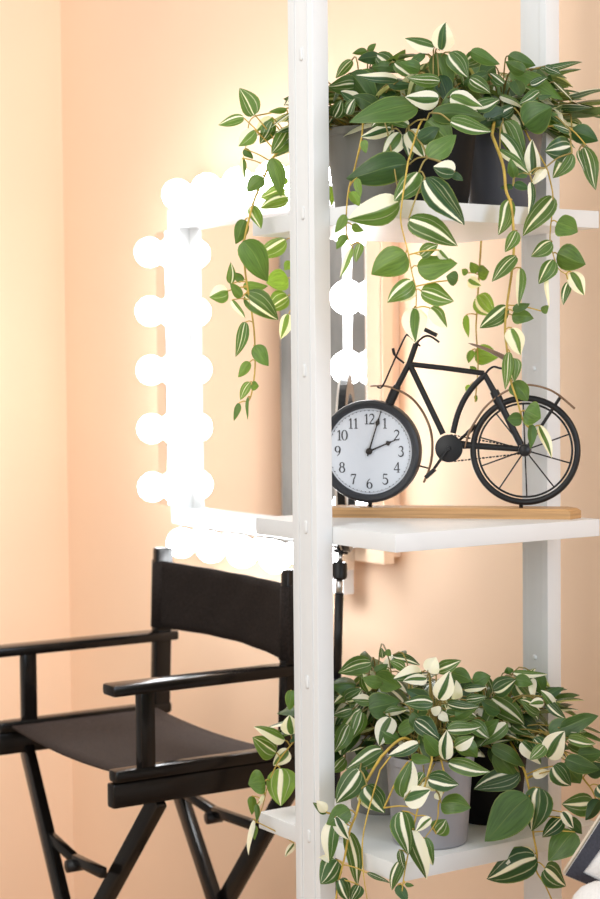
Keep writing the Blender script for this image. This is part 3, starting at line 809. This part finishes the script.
VR1 = parse("""
512 200 499 235 14 2;517 231 505 252 12 1;516 256 491 281 14 1;521 268 520 307 9 4;508 307 480 329 15 2;512 315 534 318 14 0;513 311 530 303 8 0
512 328 521 355 17 3;510 352 505 390 10 1;513 358 514 382 13 2;514 381 528 401 17 0;525 411 541 418 22 0;522 419 507 419 14 0;532 424 531 449 8 0;540 425 552 458 9 3;541 311 549 306 8 0
""")
VR2 = parse("""
553 196 523 236 19 5;557 222 578 232 23 0;552 242 531 257 15 2;557 254 586 264 22 0;554 260 539 284 15 2;571 272 585 295 15 3;568 282 563 305 8 2;547 275 548 308 4 6
""")
VM = parse("""
478 273 489 271 15 0;478 272 470 262 9 0;468 280 481 286 10 3;468 273 462 269 7 0;466 315 468 338 6 0;477 296 494 316 18 2;475 352 498 358 18 0;472 350 468 363 7 0;476 371 470 366 6 0;470 385 466 392 5 0;476 395 476 402 3 0
""")
LOWER = parse("""
371 662 338 672 18 1;356 685 330 684 20 0;382 658 382 648 6 1;386 650 391 656 6 0;393 655 421 664 9 2;375 673 388 664 9 0;375 676 402 687 20 0
422 672 393 678 14 4;427 678 403 681 11 3;368 692 362 673 10 4;352 693 333 703 9 4;371 701 352 698 12 4;369 710 399 700 25 0;385 713 408 708 8 4
390 717 379 746 18 3;362 710 335 740 14 2;362 712 352 740 14 1;352 710 333 716 10 2;433 704 404 702 14 2;430 700 405 690 14 0;428 672 436 657 16 6
437 671 461 660 14 5;439 700 450 671 18 3;450 699 455 680 20 4;452 672 472 681 14 0;473 682 491 676 14 0;464 690 487 686 7 4;446 710 477 716 18 -4
440 713 431 708 9 6;440 713 449 721 9 6;447 704 480 707 9 2;466 700 487 697 10 1;447 730 482 726 13 2;412 712 431 729 22 0;445 760 446 730 14 3 2.36
440 755 423 735 14 0 2.37;455 748 474 736 13 4 2.38;419 744 388 756 12 4 2.36;448 762 491 772 16 2 2.37;428 778 459 785 20 2 2.34;420 785 455 787 9 6 2.345
404 798 411 760 20 4 2.34;404 800 431 790 22 3 2.33;441 803 471 807 21 0 2.34;437 792 441 800 9 6 2.34;411 757 432 762 10 0 2.37;424 773 413 788 9 1 2.36
519 772 474 790 22 2 2.48;495 752 521 782 20 0 2.48;492 745 508 780 14 0 2.5;492 697 525 725 21 5;493 690 516 680 18 2;510 674 507 667 8 0;513 673 548 675 7 4
515 679 533 684 12 0;534 673 543 695 16 0;533 678 533 700 7 6;545 697 564 688 9 0;544 702 529 704 9 3;546 702 566 719 10 2;546 701 561 704 5 0
560 728 599 717 18 0;550 735 575 722 22 0;507 723 480 748 13 4;478 735 500 720 14 0;546 757 565 731 21 3;565 733 587 731 9 1;568 738 596 743 12 2
578 756 603 752 15 0;522 741 541 765 14 4;534 738 545 752 12 1;492 746 525 766 14 0;350 725 334 753 16 1;383 751 346 769 18 2;366 770 358 778 14 0
360 770 337 804 23 5 2.41;367 785 385 813 22 2 2.40;357 797 381 810 9 6 2.41;335 730 350 744 14 1 2.6;345 758 330 772 14 1 2.62;398 732 420 722 14 0;415 720 440 738 18 1
460 742 478 758 16 0;470 722 490 738 14 2;455 716 478 706 12 0;382 684 362 678 12 0;405 668 390 660 10 1;345 700 362 690 14 2;380 730 400 742 16 0;500 712 480 700 14 0;565 760 600 770 16 0;545 745 530 760 12 1;540 712 520 700 14 2;555 705 540 690 9 4
""")
VC1 = parse("""
529 797 484 840 35 0;540 788 533 831 26 2;533 776 550 770 9 6;553 766 571 786 19 2;556 770 550 782 5 6;562 818 543 838 15 1;575 832 548 861 27 0
562 812 574 828 10 3;570 818 582 834 12 0;537 858 486 878 28 5;535 854 505 863 15 6 2.47;545 868 566 886 23 5
""")
VC2 = parse("594 804 562 804 21 5;565 762 580 784 22 0;587 774 603 764 16 0;600 800 585 820 12 0;598 785 612 800 14 2")
VA1 = parse("""
350 810 326 824 18 0;327 813 313 803 7 1;326 812 317 800 9 6;333 820 328 863 16 4;335 817 349 840 12 3;349 832 359 886 15 5;338 861 320 884 21 1;335 860 319 857 8 6
340 879 350 901 14 2;359 885 351 903 12 1;367 873 390 884 5 1
""")
VA2 = parse("""
402 811 409 855 22 5;413 830 426 880 17 -4;424 838 433 866 12 4;431 818 415 831 9 3;400 861 392 890 11 2;398 885 407 903 10 0;405 884 414 886 4 0;399 850 405 870 7 1
""")
VA3 = parse("436 834 446 819 18 1;425 838 432 862 8 4")
VB = parse("""
285 740 253 728 13 -4;276 753 252 738 21 1;288 750 273 766 14 3;291 735 289 715 16 3;291 690 290 711 11 0;280 768 281 806 27 5;265 781 248 784 23 0
252 796 252 815 8 0;264 795 257 808 4 6;257 804 257 822 5 0;253 820 248 855 5 6;254 825 255 840 6 0;294 843 285 857 7 3
""")
def lerpx(x, tab):
    if x <= tab[0][0]: return tab[0][1]
    for (a, u), (c, v) in zip(tab, tab[1:]):
        if x <= c: return u + (v - u) * (x - a) / (c - a)
    return tab[-1][1]
def dup_(x, y): return lerpx(x, ((376, 2.56), (405, 2.47), (441, 2.42), (470, 2.44), (505, 2.53), (560, 2.50))) - max(-.02, (y - 60) / 140 * .14)
def dlow(x, y): return lerpx(x, ((335, 2.58), (400, 2.53), (429, 2.44), (486, 2.55), (560, 2.53))) - max(-.02, (y - 675) / 100 * .12)
def withD(L, f, yel=None):  # yel: light put into leaf colour, yellower on backlit vines, low on shaded ones
    out = []
    for r in L:
        r = list(r)
        if len(r) < 7: r.append(f(r[0], r[1]) + random.uniform(-.012, .012))
        if yel is not None and len(r) < 8: r.append(random.uniform(*yel))
        out.append(r)
    return out
def const(D): return lambda x, y: D
US_ = withD(UPPER, dup_); LS_ = withD(LOWER, dlow)
def pick(L, a, c): return [r for r in L if a <= r[0] < c]

PU1 = sq(.232, .125, ZU); PU2 = sq(.062, .122, ZU); PU3 = sq(.112, .285, ZU)
PL1 = sq(.262, .165, ZL); PL2 = sq(.072, .112, ZL); PL3 = sq(.120, .262, ZL)
G1, G2 = None, None
plant('variegated trailing plant in a pale grey pot on the top board beside the front post', PU1, .046, .062, .128, CONCPOT, pick(US_, 0, 402),
      [([(290, 140, 2.58), (273.5, 157, 2.57), (262, 182, 2.57), (253, 204, 2.57), (244.3, 241, 2.57), (244.7, 267, 2.57), (248.4, 293, 2.57), (254, 330, 2.57), (255, 367, 2.57), (251.7, 393, 2.57), (248, 402, 2.57)], withD(VUL, const(2.565), (.3, .7)), .0021),
       ([(288, 108, 2.58), (270, 113, 2.575), (251, 119, 2.57), (247, 140, 2.57), (243, 160, 2.57)], [], .0012),
       ([(340, 130, 2.72), (310, 150, 2.76), (295, 200, 2.74), (292, 250, 2.74), (291, 320, 2.74)], withD(VUB, const(2.72), (.8, 1.0)), .0014),
       ([(362, 136, 2.46), (355, 167, 2.40), (348, 193, 2.37), (346.5, 230, 2.37), (352, 248, 2.37)], withD(VP, const(2.365), (.5, .9)), .0014)], 150, dup_)
plant('variegated trailing plant in a black pot, at the front corner of the top board', PU2, .046, .060, .128, BLKPOT, pick(US_, 402, 462),
      [([(408, 162, 2.33), (402, 202, 2.31), (401, 223, 2.31), (407.5, 250, 2.31), (412, 273, 2.31), (416, 290, 2.31), (416, 308, 2.31)], withD(VF, const(2.305), (.25, .7)), .0013),
       ([(470, 128, 2.70), (486, 170, 2.84), (481, 243, 2.85), (479, 275, 2.85), (477, 310, 2.85), (476, 330, 2.85), (478, 365, 2.85), (475, 402, 2.85)], withD(VM, const(2.845), (.6, 1.0)), .0020),
       ], 150, dup_)
plant('variegated trailing plant in a charcoal grey pot on the top board near the rear post', PU3, .047, .063, .130, DARKPOT, pick(US_, 462, 700),
      [([(492, 135, 2.44), (503, 165, 2.42), (506, 190, 2.415), (511, 205, 2.415), (514, 240, 2.415), (512, 270, 2.415), (507, 305, 2.415), (505, 330, 2.415), (507, 350, 2.415), (510, 378, 2.415), (517, 400, 2.415), (523, 420, 2.415), (531, 430, 2.415)], withD(VR1, const(2.41), (.25, .65)), .0023),
       ([(530, 140, 2.48), (545, 165, 2.46), (550, 180, 2.455), (553, 200, 2.455), (550, 235, 2.455), (552, 250, 2.455), (558, 268, 2.455), (566, 274, 2.455)], withD(VR2, const(2.45), (.2, .5)), .0013),
       ([(540, 128, 2.50), (566, 126, 2.48), (586, 145, 2.48)], [], .0015)], 150, dup_)
plant('variegated plant in a grey pot at the inner left of the bottom board, behind another', PL1, .046, .060, .125, CONCPOT, pick(LS_, 0, 392),
      [([(300, 735, 2.63), (290, 746, 2.62), (278, 762, 2.615), (268, 785, 2.615), (263, 805, 2.615), (257, 822, 2.615)], withD(VB, const(2.61), (.3, .8)), .0013)], 150, dlow)
plant('variegated plant in a grey glazed pot at the front corner of the bottom board', PL2, .054, .063, .128, GREYPOT, pick(LS_, 392, 468),
      [([(381, 757, 2.44), (365, 785, 2.41), (356, 815, 2.395), (350, 830, 2.39), (344, 860, 2.39), (339, 880, 2.39), (335, 905, 2.39)], withD(VA1, const(2.385), (.1, .4)), .0022),
       ([(432, 760, 2.37), (425, 785, 2.345), (418, 808, 2.33), (413, 830, 2.32), (405, 870, 2.32), (402, 892, 2.32)], withD(VA2, const(2.315), (.1, .4)), .0016),
       ([(447, 785, 2.36), (439, 802, 2.35), (437, 820, 2.345), (425, 838, 2.34)], withD(VA3, const(2.34), (.1, .4)), .0013),
       ([(384, 808, 2.36), (400, 806, 2.335), (416, 808, 2.33)], [], .0013),
       ([(380, 770, 2.42), (364, 830, 2.35), (363, 868, 2.345), (368, 905, 2.345)], [], .0012)], 110, dlow)
plant('variegated plant in a black pot at the right end of the bottom board', PL3, .048, .061, .128, BLKPOT, pick(LS_, 468, 700),
      [([(525, 772, 2.48), (530, 795, 2.47), (533, 832, 2.465), (537, 855, 2.465), (536, 870, 2.465), (545, 885, 2.465), (554, 905, 2.465)], withD(VC1, const(2.455), (.0, .25)), .0019),
       ([(560, 745, 2.52), (583, 778, 2.49), (592, 790, 2.49), (598, 805, 2.49)], withD(VC2, const(2.475), (.05, .3)), .0017)], 150, dlow)
W_RIGHT, W_TOP, W_LEFT, W_AMB, EXPO = 27, 15, 15, .62, .5

# ------------------------------------------------------------------ light
def area(name, loc, tgt, sx, sy, power, col):
    l = bpy.data.lights.new(name, 'AREA'); l.shape = 'RECTANGLE'; l.size = sx; l.size_y = sy; l.energy = power; l.color = col
    o = bpy.data.objects.new(name, l); COL.objects.link(o); o.location = loc
    o.rotation_euler = (V(tgt) - V(loc)).to_track_quat('-Z', 'Y').to_euler(); return o
area('window_daylight', (1.9, .3, 1.75), (.2, 2.7, 1.2), 1.3, 1.5, W_RIGHT, (.70, .83, 1.0))
area('top_fill', (-.9, 1.3, 2.75), (-.2, 3.0, 1.0), 1.4, 1.4, W_TOP, (1.0, .93, .84))  # added fill from above, brightens top faces; no fixture hangs there
area('left_fill', (-1.6, -.2, 1.6), (0, 2.8, 1.2), 1.4, 1.4, W_LEFT, (1.0, .98, .95))  # added fill from camera left for the back wall and left faces
w = bpy.data.worlds.new('world'); scn.world = w; w.use_nodes = True
bg = w.node_tree.nodes['Background']; bg.inputs[0].default_value = (.93, .97, 1.0, 1); bg.inputs[1].default_value = W_AMB
scn.view_settings.view_transform = 'Standard'; scn.view_settings.look = 'None'
scn.view_settings.gamma = 1; scn.view_settings.use_curve_mapping = False; scn.view_settings.exposure = EXPO
scn.cycles.use_denoising = True
scn.cycles.max_bounces = 8; scn.cycles.sample_clamp_indirect = 6

# turn the whole place so that the shelf and the walls lie along the world axes
RZ = Matrix.Rotation(-YAW, 4, 'Z')
for o in list(COL.objects):
    if o.type == 'MESH': o.data.transform(RZ)
    if o.type == 'EMPTY': o.location = RZ @ o.location
    if o.type in ('CAMERA', 'LIGHT'): o.matrix_world = RZ @ o.matrix_basis.copy()
